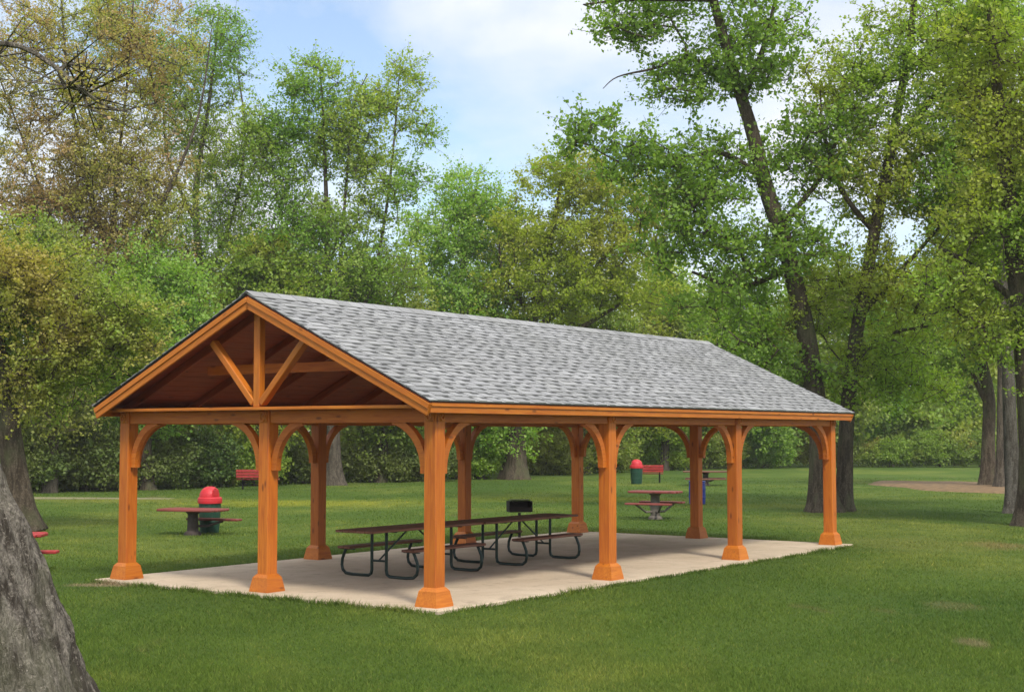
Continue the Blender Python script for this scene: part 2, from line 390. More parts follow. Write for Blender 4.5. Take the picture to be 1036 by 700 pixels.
def post(l, w_, dirs):
    global me_base, me_brace
    p = timber('post', (l, w_, .0), (l, w_, HT+.0), HALF*2, HALF*2, M_POST, pav, .012)
    inv = LM[p.name].inverted()
    def sub(name, me_or_mb, mat, M):
        if isinstance(me_or_mb, MB):
            o = me_or_mb.build(name, mat, p, inv @ M)
        else:
            o = bpy.data.objects.new(name, me_or_mb); C.objects.link(o); o.parent = p; o.matrix_local = inv @ M
        return o
    T = Matrix.Translation((l, w_, 0))
    if me_base is None:
        o = sub('post_base', post_base_mesh(), M_TRIM, T); me_base = o.data
    else: sub('post_base', me_base, None, T)
    for (dx, dy) in dirs:
        ang = math.atan2(dy, dx)
        M = Matrix.Translation((l+dx*HALF, w_+dy*HALF, HB)) @ Matrix.Rotation(ang, 4, 'Z')
        if me_brace is None:
            o = sub('arch_brace', brace_mesh(), M_POST, M); me_brace = o.data
        else: sub('arch_brace', me_brace, None, M)
    # carved block with ring on the outward faces
    outs = []
    if l == 0: outs.append((-1, 0))
    if w_ == 0: outs.append((0, -1))
    if l == L_: outs.append((1, 0))
    if w_ == W_: outs.append((0, 1))
    for dx, dy in outs:
        b = MB(); b.box((0, 0, 0), (.02, .15, .165), bev=.006)
        ring = []
        for k in range(21):
            a = 2*math.pi*k/20; ring.append((.016, .046*math.cos(a), .058*math.sin(a)))
        b.tube(ring, .015, 6, False)
        b.tube([(.008, 0, 0), (.022, 0, 0)], .018, 10)
        sub('ring_block', b, M_TRIM, Matrix.Translation((l+dx*(HALF+.008), w_+dy*(HALF+.008), (HB+HT)/2+.0)) @ Matrix.Rotation(math.atan2(dy, dx), 4, 'Z'))
    return p
for i, l in enumerate(post_l):
    for w_ in (0, W_):
        dirs = []
        if i > 0: dirs.append((-1, 0))
        if i < 3: dirs.append((1, 0))
        if i in (0, 3): dirs.append((0, 1 if w_ == 0 else -1))
        post(l, w_, dirs)
post(0, W_/2, [(0, 1), (0, -1)]); post(L_, W_/2, [(0, 1), (0, -1)])
BW = .15
def tie(a, b): return timber('beam', a, b, BW, HT-HB, M_POST, pav, .008)
zc = (HB+HT)/2
for w_ in (0, W_):
    for i in range(3): tie((post_l[i]+HALF+.001, w_, zc), (post_l[i+1]-HALF-.001, w_, zc))
for l in (0, L_):
    tie((l, HALF+.001, zc), (l, W_/2-HALF-.001, zc)); tie((l, W_/2+HALF+.001, zc), (l, W_-HALF-.001, zc))
SL = (RG-E_)/(W_/2+OE)
ang = math.atan(SL)
for l, s in ((0, -1), (L_, 1)):     # ledge board on the gable beams, truss standing on it
    timber('ledge_board', (l+s*.10, -.12, HT+.0235), (l+s*.10, W_+.12, HT+.0235), .40, .045, M_TRIM, pav, .006)
    zb = HT+.047; lt = l+s*.20
    timber('king_post', (lt, W_/2, zb), (lt, W_/2, RG-.25), .12, .125, M_TRIM, pav, .01)
    for d in (-1, 1):
        timber('truss_strut', (lt, W_/2+d*.07, zb+.05), (lt, W_/2+d*.95, RG-.19-SL*.95-.02), .10, .12, M_TRIM, pav, .01, up=(1, 0, 0))
for w_ in (0, W_):                  # wall plate above the side beams
    timber('wall_plate', (-.30, w_, HT+.022), (L_+.30, w_, HT+.022), .16, .04, M_POST, pav, .005)
l0, l1 = -OG, L_+OGF
def roofz(w_): return RG-SL*abs(w_-W_/2)
# ceiling boards (deck), each slope one part, boards grooved
for d in (-1, 1):
    we = W_/2+d*(W_/2+OE-.012)
    m = MB(); n = 22; run = abs(we-W_/2)
    for k in range(n):
        a0, a1 = run*k/n, run*(k+1)/n-.006
        c0 = Vector((0, W_/2+d*a0, RG-SL*a0-.022)); c1 = Vector((0, W_/2+d*a1, RG-SL*a1-.022))
        dn = .022
        ring0 = [(l0+.02, c0.y, c0.z), (l0+.02, c1.y, c1.z), (l0+.02, c1.y, c1.z-dn), (l0+.02, c0.y, c0.z-dn)]
        m.loft([ring0, [(l1-.02, y, z) for _, y, z in ring0]])
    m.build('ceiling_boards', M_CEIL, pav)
    # rafters
    nr = 10
    for k in range(nr+1):
        l = .06+(L_-.12)*k/nr
        a0, a1 = .05, run-.05
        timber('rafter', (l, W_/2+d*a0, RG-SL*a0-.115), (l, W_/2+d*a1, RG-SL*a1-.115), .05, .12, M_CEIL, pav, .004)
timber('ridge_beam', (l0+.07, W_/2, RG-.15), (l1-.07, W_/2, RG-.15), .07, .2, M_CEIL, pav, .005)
for l in (.42, post_l[1], post_l[2], L_-.42):
    timber('collar_tie', (l+.06, W_/2-1.8, 3.22), (l+.06, W_/2+1.8, 3.22), .06, .14, M_POST, pav, .005)
# barge boards and fascias
for l, s in ((l0, 1), (l1, -1)):
    for d in (-1, 1):
        run = W_/2+OE-.02
        def pt(a, dz, dl=0): return (l+s*(.03+dl), W_/2+d*a, RG-SL*a-dz)
        timber('barge_board', pt(.0, .135), pt(run, .135), .04, .165, M_TRIM, pav, .004)
        timber('barge_trim', pt(.0, .085, -.028), pt(run+.008, .085, -.028), .018, .075, M_TRIM, pav, .003)
for w_, d in ((-OE+.035, -1), (W_+OE-.035, 1)):
    timber('fascia', (l0+.05, w_, E_-.097), (l1-.05, w_, E_-.097), .035, .135, M_TRIM, pav, .004)
    timber('fascia_trim', (l0+.05, w_+d*.027, E_-.058), (l1-.05, w_+d*.027, E_-.058), .017, .045, M_TRIM, pav, .003)
    timber('soffit_board', (l0+.05, w_-d*.12, E_-.085), (l1-.05, w_-d*.12, E_-.085), .20, .016, M_POST, pav, .003)
# roof membrane with dark edge, shingles as its sub-part
mm = MB()
for d in (-1, 1):
    a1 = W_/2+OE
    ring = [(0, W_/2, RG-.002), (0, W_/2+d*a1, RG-SL*a1-.002), (0, W_/2+d*a1, RG-SL*a1-.020), (0, W_/2, RG-.020)]
    mm.loft([[(l0, y, z) for _, y, z in ring], [(l1, y, z) for _, y, z in ring]])
roof = mm.build('roof', M_DRIP, pav)
V = []; Fq = []
SLEN = math.hypot(W_/2+OE+.02, SL*(W_/2+OE+.02)); NC = 25; ex = SLEN/NC
ca, sa = math.cos(ang), math.sin(ang)
FM = []
def strip(d, s0, s1, x0, x1, h0, h1, mi):
    i = len(V)
    for s_, hh in ((s0, h0), (s1, h1)):
        for x in (x0, x1): V.append((x, W_/2+d*(s_*ca+hh*sa), RG-s_*sa+hh*ca))
    for x in (x0, x1): V.append((x, W_/2+d*(s1*ca), RG-s1*sa-.001))
    Fq.extend([(i, i+1, i+3, i+2), (i+2, i+3, i+5, i+4), (i, i+2, i+4), (i+1, i+5, i+3)]); FM.extend([mi]*4)
for d in (-1, 1):
    for k in range(NC):
        x = l0-.015-random.uniform(0, .3); tooth = True
        s0, s1 = ex*k, ex*(k+1)
        while x < l1+.015:
            wdt = random.uniform(.14, .30) if tooth else random.uniform(.09, .19)
            a, b = max(x, l0-.015), min(x+wdt, l1+.015)
            if b-a > .02:
                if tooth: strip(d, s0-.03, s1+random.uniform(-.003, .003), a, b, .004, .021, 0)
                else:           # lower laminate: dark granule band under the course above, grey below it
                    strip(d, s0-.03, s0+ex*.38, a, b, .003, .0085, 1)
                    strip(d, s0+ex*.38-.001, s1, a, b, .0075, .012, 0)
            x += wdt; tooth = not tooth or random.random() < .12
me = bpy.data.meshes.new('shingles'); me.from_pydata(V, [], Fq); me.update()
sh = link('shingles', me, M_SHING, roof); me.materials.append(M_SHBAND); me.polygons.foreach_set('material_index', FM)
mr = MB(); x = l0-.015
while x < l1+.01:
    xe = min(x+.30, l1+.015); t = .018+.006*random.random()
    pr_ = [(-.15, -.15*SL+.014), (0, t+.012), (.15, -.15*SL+.014), (.15, -.15*SL+.006), (0, t), (-.15, -.15*SL+.006)]
    r0 = [(x, W_/2+a, RG+b+.012) for a, b in pr_]; r1 = [(xe-.004, W_/2+a, RG+b+.008) for a, b in pr_]
    mr.loft([r0, r1]); x = xe if xe < l1 else l1+1
mr.build('ridge_cap', M_SHING, roof)

# ------------------------------------------------------------------ tube-frame picnic tables under the roof
def picnic_table(l, w_, label):
    t = empty('picnic_table', loc(l, w_), RZ, label=label, cat='picnic table', group='long picnic tables under the pavilion')
    tl = 2.86; bl_ = 1.84
    m = MB()
    for k in range(5): m.box((0, -.30+.15*k, .745), (tl, .142, .038), bev=.006)
    m.build('tabletop', M_PLANK, t)
    for sy in (-1, 1):
        m = MB()
        for k in range(2): m.box((0, sy*(.60+.135*k), .445), (bl_, .127, .038), bev=.006)
        m.build('bench_seat', M_PLANK, t)
    for sx in (-1, 1):
        fx = sx*.82; m = MB()
        for sy in (-1, 1):
            ln = [(.15, .72), (.15, .60), (.15, .30), (.15, .12), (.165, .055), (.22, .025), (.35, .022), (.55, .022), (.70, .035), (.765, .085), (.785, .16), (.775, .26), (.73, .36), (.70, .415)]
            m.tube([(fx, sy*y, z) for y, z in ln], .025, 8)
            m.box((fx, sy*.665, .418), (.05, .30, .014), bev=.003)
        m.box((fx, 0, .719), (.045, .72, .014), bev=.003)
        m.tube([(fx, -.15, .26), (fx, .15, .26)], .018, 8)
        f = m.build('tube_frame', M_STEEL, t, smooth=False)
        b = MB(); b.tube([(fx, 0, .27), (sx*.12, 0, .715)], .014, 8); b.box((sx*.12, 0, .722), (.09, .08, .008))
        b.build('diagonal_brace', M_STEEL, t)
    return t
picnic_table(3.23, 3.05, 'long brown plank picnic table on the slab, nearer the gable end, left of the other')
picnic_table(6.10, 3.02, 'long brown plank picnic table on the slab, farther back under the roof, near the grill')

# ------------------------------------------------------------------ park furniture on the lawn
def pedestal_table(px, py, rz, label, width, depth, height, seat_h, seats, top_m, ped_m, slen=1.3, off=.62, shift=0):
    p = at(px, py, GZ)
    t = empty('pedestal_table', p, rz, label=label, cat='picnic table')
    m = MB()
    n = 5
    for k in range(n): m.box((0, -depth/2+depth*(k+.5)/n, height-.03), (width-(.12 if k in (0, n-1) else 0), depth/n-.01, .055), bev=.012)
    m.build('tabletop', top_m, t)
    m = MB(); m.lathe([(.20, -.02), (.19, .05), (.13, .10), (.12, height-.13), (.17, height-.075), (.2, height-.059)], 16)
    m.build('pedestal', ped_m, t, smooth=False)
    for s in seats:
        m = MB()
        for k in range(2): m.box((shift, s*(off+.13*k), seat_h), (slen, .12, .05), bev=.01)
        m.build('bench_seat', top_m, t)
        m = MB()
        for sx in (-.35, .35):
            m.tube([(0, 0, .20), (sx*.5+shift*.4, s*off*.5, .2), (sx+shift*.6, s*(off+.05), seat_h-.028)], .03, 6)
        m.build('seat_arm', ped_m, t)
    return t
pedestal_table(195, 541, R(-20), 'reddish pedestal picnic table in front of the red domed trash can', 1.55, .8, .60, .33, (1,), M_REDP, M_PEDD, 1.35, .42, .25)
pedestal_table(663, 525, R(-23), 'red pedestal picnic table between the pavilion posts with pale footing', 1.42, .75, .76, .43, (-1, 1), M_REDP, M_PED, 1.25, .55)
pedestal_table(714, 491, R(-8), 'brown pedestal picnic table farthest back near the shrubs', 2.0, .8, .64, .30, (-1, 1), M_PLANK, M_PEDD, 1.8, .6)
pedestal_table(2, 580, R(4), 'red picnic table half hidden behind the large grey tree trunk', 1.36, .8, .66, .30, (-1, 1), M_REDB, M_PEDD, 1.4, .55, .05)

def trash_can(px, py, r, hb, hl, label, rz):
    t = empty('trash_can', at(px, py, GZ), rz, label=label, cat='trash can', group='green trash cans with red lids')
    m = MB(); m.lathe([(r*.80, 0), (r*.82, .01), (r*.90, hb*.35), (r*.93, hb*.36), (r*.93, hb*.38), (r*.91, hb*.39), (r*.95, hb*.7), (r*.98, hb*.71), (r*.98, hb*.73), (r*.95, hb*.74), (r*.96, hb)], 28)
    m.build('can_body', M_GREEN, t, smooth=False)
    m = MB(); m.lathe([(r*.98, hb-.02), (r*1.06, hb-.02), (r*1.08, hb+.03), (r*1.06, hb+.10), (r*.99, hb+.12), (r*.90, hb+.121)], 28)
    rim = m.build('lid', M_REDL, t, smooth=False)
    # dome cut by a flap opening on one side
    m = MB(); rings = []
    for k in range(9):
        a = k/8*math.pi/2; z = hb+.115+(hl-.115)*math.sin(a); rr = r*.95*max(.05, math.cos(a*.93))
        ring = []
        for j in range(28):
            th = 2*math.pi*j/28; x = rr*math.cos(th); y = rr*math.sin(th)
            ring.append((min(x, r*.55), y, z))
        rings.append(ring)
    m.loft(rings); m.build('dome', M_REDL, rim)
    m = MB(); m.box((r*.56, 0, hb+.115+(hl-.115)*.42), (.012, r*1.05, (hl-.115)*.55), bev=.004)
    m.build('flap', M_REDL, rim)
    return t
trash_can(212, 538.5, .262, .70, .37, 'green trash can with bright red domed lid behind the left pedestal table', R(-15))
trash_can(644, 489.5, .29, .74, .38, 'small distant green trash can with red lid beside the far right bench', R(150))
def bench(px, py, rz, wd, label, lg):
    t = empty('park_bench', at(px, py, GZ), rz, label=label, cat='bench', group='red park benches')
    m = MB()
    for k in range(3): m.box((0, .06+.14*k-.2, .42), (wd, .125, .04), bev=.008)
    m.build('seat', M_REDB, t)
    m = MB()
    for k in range(3): m.box((0, .27+.02*k, .54+.115*k), (wd, .035, .105), bev=.008)
    m.build('backrest', M_REDB, t)
    for sx in (-1, 1):
        m = MB(); x = sx*wd*.36
        m.tube([(x, .05, 0), (x, .05, .39)], .04, 8); m.box((x, .05, .39), (.06, .42, .03)); m.tube([(x, .22, .39), (x, .31, .80)], .022, 6)
        m.build('leg', M_BOLT, t)
    return t
bench(261, 495, R(180+2), 1.72, 'red slatted park bench at the lawn edge seen past the gable post', 1)
bench(658, 488, R(176), 1.2, 'red park bench far back beside the distant trash can', 1)
t = empty('blue_barrel', at(705.5, 510, GZ), 0, label='blue plastic barrel standing on the grass half behind a dark post', cat='barrel')
m = MB(); m.lathe([(.24, 0), (.26, .02), (.27, .22), (.285, .24), (.27, .26), (.27, .48), (.285, .50), (.27, .52), (.26, .72), (.24, .74), (.225, .73), (.22, .70)], 24)
m.build('barrel_body', M_BLUE, t)
m = MB(); m.lathe([(.262, .715), (.275, .72), (.275, .75), (.262, .756)], 24); m.build('rim', M_BLUE, t)
# grill on a pole
gp = atd(525.5, 507, 31.3); t = empty('park_grill', (gp[0], gp[1], GZ), R(12), label='black charcoal grill box on a steel pole behind the picnic tables', cat='grill')
m = MB(); m.tube([(0, 0, 0), (0, 0, .58)], .032, 10); m.build('pole', M_GRILL, t)
m = MB(); zb = .60
m.box((0, 0, zb+.01), (.50, .34, .02)); m.box((-.25, 0, zb+.12), (.012, .34, .22)); m.box((.25, 0, zb+.12), (.012, .34, .22)); m.box((0, .17, zb+.12), (.50, .012, .22)); m.box((0, -.17, zb+.06), (.50, .012, .10))
m.build('firebox', M_GRILL, t)
m = MB()
for k in range(13): m.tube([(-.235+.039*k, -.22, zb+.235), (-.25+.0385*k, .19, zb+.235)], .006, 5)
m.tube([(-.24, -.22, zb+.235), (.24, -.22, zb+.235)], .008, 5)
for sx in (-.2, .2): m.tube([(sx, -.22, zb+.235), (sx, -.34, zb+.24)], .012, 6)
m.build('cooking_grate', M_BOLT, t)
m = MB(); m.box((0, .01, zb+.262), (.46, .26, .010)); m.build('top_plate', M_GRILL, t)

# ------------------------------------------------------------------ trees
def tube_arrays(P0, P1, r0, r1, n):
    """one tapered open tube per segment"""
    D = P1-P0; Ln = np.linalg.norm(D, axis=1, keepdims=True)+1e-9; D = D/Ln
    ref = np.where(np.abs(D[:, 2:3]) < .9, np.array([[0, 0, 1.]]), np.array([[1., 0, 0]]))
    A = np.cross(D, ref); A /= np.linalg.norm(A, axis=1, keepdims=True); B = np.cross(D, A)
    th = 2*np.pi*np.arange(n)/n
    off = A[:, None, :]*np.cos(th)[None, :, None]+B[:, None, :]*np.sin(th)[None, :, None]
    a = P0[:, None, :]+off*r0[:, None, None]; b = P1[:, None, :]+off*r1[:, None, None]
    V = np.concatenate([a, b], 1).reshape(-1, 3)
    base = (np.arange(len(P0))*2*n)[:, None]; j = np.arange(n); k = (j+1) % n
    Fc = np.stack([base+j, base+k, base+n+k, base+n+j], -1).reshape(-1, 4)
    return V, Fc
def leaf_arrays(P, size, up=.55, rg=rng):
    n = len(P)
    Nn = rg.normal(size=(n, 3)); Nn[:, 2] = np.abs(Nn[:, 2])+up; Nn /= np.linalg.norm(Nn, axis=1, keepdims=True)
    T = rg.normal(size=(n, 3)); T[:, 2] -= .25; T -= Nn*np.sum(T*Nn, 1, keepdims=True); T /= np.linalg.norm(T, axis=1, keepdims=True)
    B = np.cross(Nn, T); s = (size*rg.uniform(.5, 1.35, n))[:, None]
    wd = rg.uniform(.30, .48, n)[:, None]
    V = np.stack([P-T*s*.5, P+B*s*wd+Nn*s*.10-T*s*.05, P+T*s*.5-Nn*s*.05, P-B*s*wd+Nn*s*.10-T*s*.05], 1).reshape(-1, 3)
    b = (np.arange(n)*4)[:, None]
    return V, b+np.array([[0, 1, 2, 3]])
def sample_blobs(blobs, n, rg):
    vol = np.array([b[3]*b[4]*b[5] for b in blobs])**.72; pr = vol/vol.sum()
    ch = rg.choice(len(blobs), n, p=pr)
    u = rg.normal(size=(n, 3)); u /= np.linalg.norm(u, axis=1, keepdims=True); r = rg.uniform(0, 1, n)**(1/2.3)
    b = np.array(blobs)[ch]
    return b[:, :3]+u*r[:, None]*b[:, 3:6]
def grow(trunk, tr, blobs, n, rg, tip=.012, expo=2.35):
    """join crown points to a trunk polyline, each to the nearest already grown node"""
    nodes = []; par = []; fixed = []
    for k, line in enumerate(trunk):
        line = [np.array(p, float) for p in line]; rads = tr[k]
        prev = -1
        if k > 0:
            dd = [np.linalg.norm(q-line[0]) for q in nodes]; prev = int(np.argmin(dd)); line[0] = nodes[prev]
        for i in range(len(line)-1):
            seg = max(2, int(np.linalg.norm(line[i+1]-line[i])/.45))
            for j in range(seg+1):
                if j == 0 and (i > 0 or k > 0): continue
                t = j/seg; p = line[i]*(1-t)+line[i+1]*t
                nodes.append(p); par.append(prev); fixed.append(rads[i]*(1-t)+rads[i+1]*t); prev = len(nodes)-1
    nt = len(nodes)
    X = sample_blobs(blobs, n, rg)
    nd = np.zeros((nt+n*6, 3)); nd[:nt] = np.array(nodes); par = par+[-1]*(n*6); cnt = nt
    base_z = nodes[0][2]; topz = max(p[2] for p in nodes)
    lowcut = min(b[2]-b[5] for b in blobs)-.5
    best = np.full(n, 1e9); bi = np.zeros(n, int); done = np.zeros(n, bool); tips = []
    def upd(i0, i1):
        D = X[:, None, :]-nd[None, i0:i1, :]; dist = np.linalg.norm(D, axis=2)
        pen = 1+.9*np.clip(-D[:, :, 2]/(dist+.01)+.05, 0, 1)
        c = dist*pen
        low = (nd[None, i0:i1, 2] < lowcut-1.0)
        c = np.where(low, c+8, c)
        if i0 < nt: c = np.where(np.arange(i0, i1)[None] < nt, c*1.12, c)
        a = c.argmin(1); cc = c[np.arange(n), a]; m = cc < best
        best[m] = cc[m]; bi[m] = a[m]+i0
    upd(0, nt)
    for _ in range(n):
        b = np.where(done, 1e9, best); i = int(b.argmin()); done[i] = True
        p0 = nd[bi[i]]; p1 = X[i]; L = np.linalg.norm(p1-p0); seg = int(min(5, max(1, round(L/.7)))); prev = int(bi[i]); i0 = cnt
        sag = rg.normal(size=3)*.10*L; sag[2] = abs(sag[2])*.6-.12*L
        for j in range(1, seg+1):
            t = j/seg; q = p0*(1-t)+p1*t+sag*math.sin(math.pi*t)
            nd[cnt] = q; par[cnt] = prev; prev = cnt; cnt += 1
        tips.append(prev); upd(i0, cnt)
    nd = nd[:cnt]; par = np.array(par[:cnt])
    rad = np.zeros(cnt); kids = np.zeros(cnt, bool)
    pw = np.zeros(cnt); 
    for i in range(cnt-1, -1, -1):
        if pw[i] == 0: pw[i] = tip**expo
        if par[i] >= 0: pw[par[i]] += pw[i]*1.0
    rad = pw**(1/expo)
    return nd, par, rad, nt, fixed, X
def make_tree(name, label, cat, d, trunk, radii, blobs, n, bark, leafm, group=None, leaf=.12, twigs=6, lpt=9, twl=.75, depth=.9, flare=1.6, seed=1, up=.15, sides=14, cap=.16, dz=0, rise=.25):
    """trunk: list of polylines in survey marks (u, v[, extra distance]); blobs: (u, v, ru, rv[, extra distance])"""
    rg = np.random.default_rng(seed); n = int(n*1.3); lpt = int(lpt*1.35)
    if seed != 3: leaf *= .84; lpt = int(lpt*1.65)
    k = d/F
    base = at(trunk[0][0][0], trunk[0][0][1], GZ) if d is None else None
    def W3(q): return atd(q[0], q[1], d+(q[2] if len(q) > 2 else 0))
    lines = [[W3(q) for q in ln] for ln in trunk]
    lines[0][0][2] = GZ-.05
    o = np.array([lines[0][0][0], lines[0][0][1], GZ])
    bl = []
    for b in blobs:
        c = atd(b[0], b[1], d+(b[4] if len(b) > 4 else 0))-o; r = (b[2]*k, max(b[2], b[3])*k*depth, b[3]*k)
        bl.append((c[0], c[1], max(c[2], b[3]*k*.9+.3), *r))
    lines = [[p-o for p in ln] for ln in lines]
    nd, par, rad, nt, fixed, X = grow(lines, radii, bl, n, rg)
    root = empty(name, o, label=label, cat=cat, group=group)
    # trunk and main stems: continuous tubes with root flare and lumps
    m = MB()
    for q, (ln, rr) in enumerate(zip(lines, radii)):
        P = []; Rr = []
        steps = 40 if seed == 3 and q == 0 else 5
        ext = [ln[0]]+ln+[ln[-1]]
        for i in range(len(ln)-1):
            for j in range(steps):
                t = j/steps; a, b_, c, e = ext[i], ext[i+1], ext[i+2], ext[i+3]
                p = .5*((2*b_)+(-a+c)*t+(2*a-5*b_+4*c-e)*t*t+(-a+3*b_-3*c+e)*t**3)
                P.append(p); Rr.append(rr[i]*(1-t)+rr[i+1]*t)
        P.append(ln[-1]); Rr.append(rr[-1])
        if q == 0:      # denser near the ground for the flare
            extra = [(P[0]*(1-t)+P[1]*t, Rr[0]*(1-t)+Rr[1]*t) for t in (.15, .35, .6)]
            P[1:1] = [e[0] for e in extra]; Rr[1:1] = [e[1] for e in extra]
        ns = sides; rings = []; A = None; ph = rg.uniform(0, 6.28, 4)
        for i, p in enumerate(P):
            dd = Vector(P[min(i+1, len(P)-1)]-P[max(i-1, 0)]).normalized()
            if A is None: A = dd.orthogonal().normalized()
            A = (A-dd*A.dot(dd)).normalized(); B = dd.cross(A); ring = []
            hgt = p[2]
            fl = 1+(flare-1)*math.exp(-max(0, hgt)/(Rr[0]*1.6)) if q == 0 else 1
            for s in range(ns):
                th = 2*math.pi*s/ns
                lob = 1+(.30*(fl-1))*math.sin(4*th+ph[0])+.035*math.sin(3*th+ph[1]+hgt*1.3)+.03*math.sin(5*th+hgt*2.1+ph[2])
                if seed == 3 and q == 0:
                    v = Vector((math.cos(th)*6, math.sin(th)*6, hgt*4.5))
                    lob += .06*noise.fractal(v*.5, 1.0, 2, 4)+.042*noise.fractal(Vector((v.x*2.6, v.y*2.6, v.z*.9)), .9, 2, 4)
                ring.append(Vector(p)+(A*math.cos(th)+B*math.sin(th))*Rr[i]*fl*lob)
            rings.append(ring)
        m.loft(rings)
    m.build('trunk', bark, root, smooth=True)
    # branches
    idx = np.arange(nt, len(nd)); pp = par[idx]; capr = cap
    r1 = np.minimum(rad[idx], capr); r0 = np.minimum(rad[pp], capr); r0 = np.where(pp < nt, np.minimum(r1*1.35, capr), r0)
    V1, F1 = tube_arrays(nd[pp], nd[idx], r0, r1, 5)
    T = twigs; nX = len(X)
    dr = rg.normal(size=(nX, T, 3)); dr[:, :, 2] = dr[:, :, 2]*.6+rise; dr /= np.linalg.norm(dr, axis=2, keepdims=True)
    ln_ = twl*rg.uniform(.5, 1.25, (nX, T, 1)); ends = X[:, None, :]+dr*ln_
    st = np.repeat(X[:, None, :], T, 1).reshape(-1, 3); en = ends.reshape(-1, 3)
    V2, F2 = tube_arrays(st, en, np.full(len(st), .010), np.full(len(st), .004), 3)
    link('branches', np_mesh('branches', np.concatenate([V1, np.zeros((0, 3))]), F1), bark, root)
    F2q = F2+len(V1)
    me = bpy.data.objects[root.name].children
    # twigs join the branch mesh
    bo = [c for c in root.children if c.name.startswith('branches')]
    if bo:
        old = bo[0]; nm = np_mesh('branches', np.concatenate([V1, V2]), np.concatenate([F1, F2q])); nm.materials.append(bark); old.data = nm; nm.shade_smooth()
    # leaves along the twigs
    tt = rg.uniform(.12, 1.08, (len(st), lpt, 1)); LP = st[:, None, :]*(1-tt)+en[:, None, :]*tt
    LP = LP+rg.normal(size=LP.shape)*leaf*.75
    LP = LP.reshape(-1, 3)
    Vl, Fl = leaf_arrays(LP, leaf, up, rg)
    link('crown', np_mesh('crown', Vl, Fl), leafm, root)
    return root

LF = {
 'olive': mat_leaf('olive_green_leaves', (0.212, 0.332, 0.044), (0.342, 0.447, 0.066), (0.465, 0.383, 0.086), .52),
 'bronze': mat_leaf('bronze_red_young_leaves', (.52, .31, .17), (.56, .42, .19), (.42, .43, .08), .54, .3),
 'fresh': mat_leaf('fresh_spring_leaves', (0.279, 0.405, 0.059), (0.465, 0.520, 0.099), (0.242, 0.405, 0.059), .56),
 'bright': mat_leaf('bright_green_leaves', (0.242, 0.437, 0.059), (0.391, 0.520, 0.099), None, .56),
 'yellow': mat_leaf('yellow_green_leaves', (0.308, 0.396, 0.025), (0.422, 0.484, 0.046), (0.410, 0.407, 0.057), .56),
 'crisp': mat_leaf('crisp_mid_green_leaves', (0.164, 0.287, 0.038), (0.328, 0.472, 0.069), None, .56),
 'mid': mat_leaf('soft_mid_green_leaves', (0.242, 0.374, 0.048), (0.391, 0.514, 0.067), (0.429, 0.452, 0.069), .56),
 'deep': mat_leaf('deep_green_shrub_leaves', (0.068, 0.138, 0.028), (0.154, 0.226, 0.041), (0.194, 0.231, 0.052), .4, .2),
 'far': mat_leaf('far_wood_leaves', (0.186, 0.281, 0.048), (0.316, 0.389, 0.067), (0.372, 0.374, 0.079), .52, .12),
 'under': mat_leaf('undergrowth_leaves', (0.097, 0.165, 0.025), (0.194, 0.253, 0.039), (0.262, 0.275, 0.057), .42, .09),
}
TR = make_tree
TR('leaning_tree', 'huge rough grey tree trunk leaning left in the near lower left corner', 'tree', 11.6,
   [[(8, 720), (-20, 600), (-58, 480), (-98, 330), (-150, 120), (-170, -60)], [(-120, 230), (-90, 120), (-60, 20), (-20, -90)], [(-150, 120), (-60, 60), (20, 47), (99, 103), (130, 112)]],
   [[.52, .47, .42, .38, .3, .2], [.06, .045, .03, .015], [.045, .03, .022, .014, .005]],
   [(-190, -60, 110, 110), (-100, 20, 50, 40), (0, 52, 26, 16), (42, 66, 28, 18), (78, 92, 26, 18), (110, 108, 24, 12)], 80, M_BARKF, LF['bronze'], leaf=.035, twigs=7, lpt=8, twl=.55, cap=.03, flare=1.32, seed=3, sides=150)
TR('shade_tree', 'olive green shade tree with dark trunk behind the leaning grey trunk at far left', 'tree', 34,
   [[(24, 537), (14, 470), (5, 400), (-5, 330), (2, 290), (8, 262)], [(8, 400), (50, 330), (90, 290)], [(0, 330), (-60, 260), (-90, 200)]],
   [[.34, .28, .26, .18, .10, .04], [.12, .08, .04], [.12, .08, .05]],
   [(10, 345, 105, 60), (55, 290, 80, 45), (-70, 290, 110, 110), (95, 350, 65, 50), (30, 400, 60, 25), (130, 330, 40, 35), (0, 260, 60, 35)], 430, M_BARKD, LF['olive'], leaf=.088, lpt=12, seed=4)
TR('maple_tree', 'bronze red budding maple with open upward limbs above the gable on the left', 'tree', 60,
   [[(92, 494), (98, 420), (104, 330), (112, 270), (90, 190), (70, 90), (60, -30)], [(108, 300), (135, 262), (165, 205), (200, 120), (214, 30)], [(112, 270), (118, 180), (128, 90), (135, 0)], [(104, 310), (60, 240), (30, 160), (0, 80)]],
   [[.32, .26, .23, .18, .11, .06, .03], [.13, .11, .09, .05, .02], [.12, .08, .05, .03], [.12, .08, .05, .03]],
   [(55, 55, 95, 75), (140, 50, 65, 70), (60, 190, 95, 50), (150, 200, 60, 60), (100, 180, 80, 60), (100, 130, 80, 50), (-20, 120, 80, 90), (130, 260, 60, 45), (80, 240, 90, 45), (30, 230, 70, 50)], 900, M_BARK, LF['bronze'], leaf=.125, twigs=6, lpt=6, twl=1.0, rise=.55, seed=5)
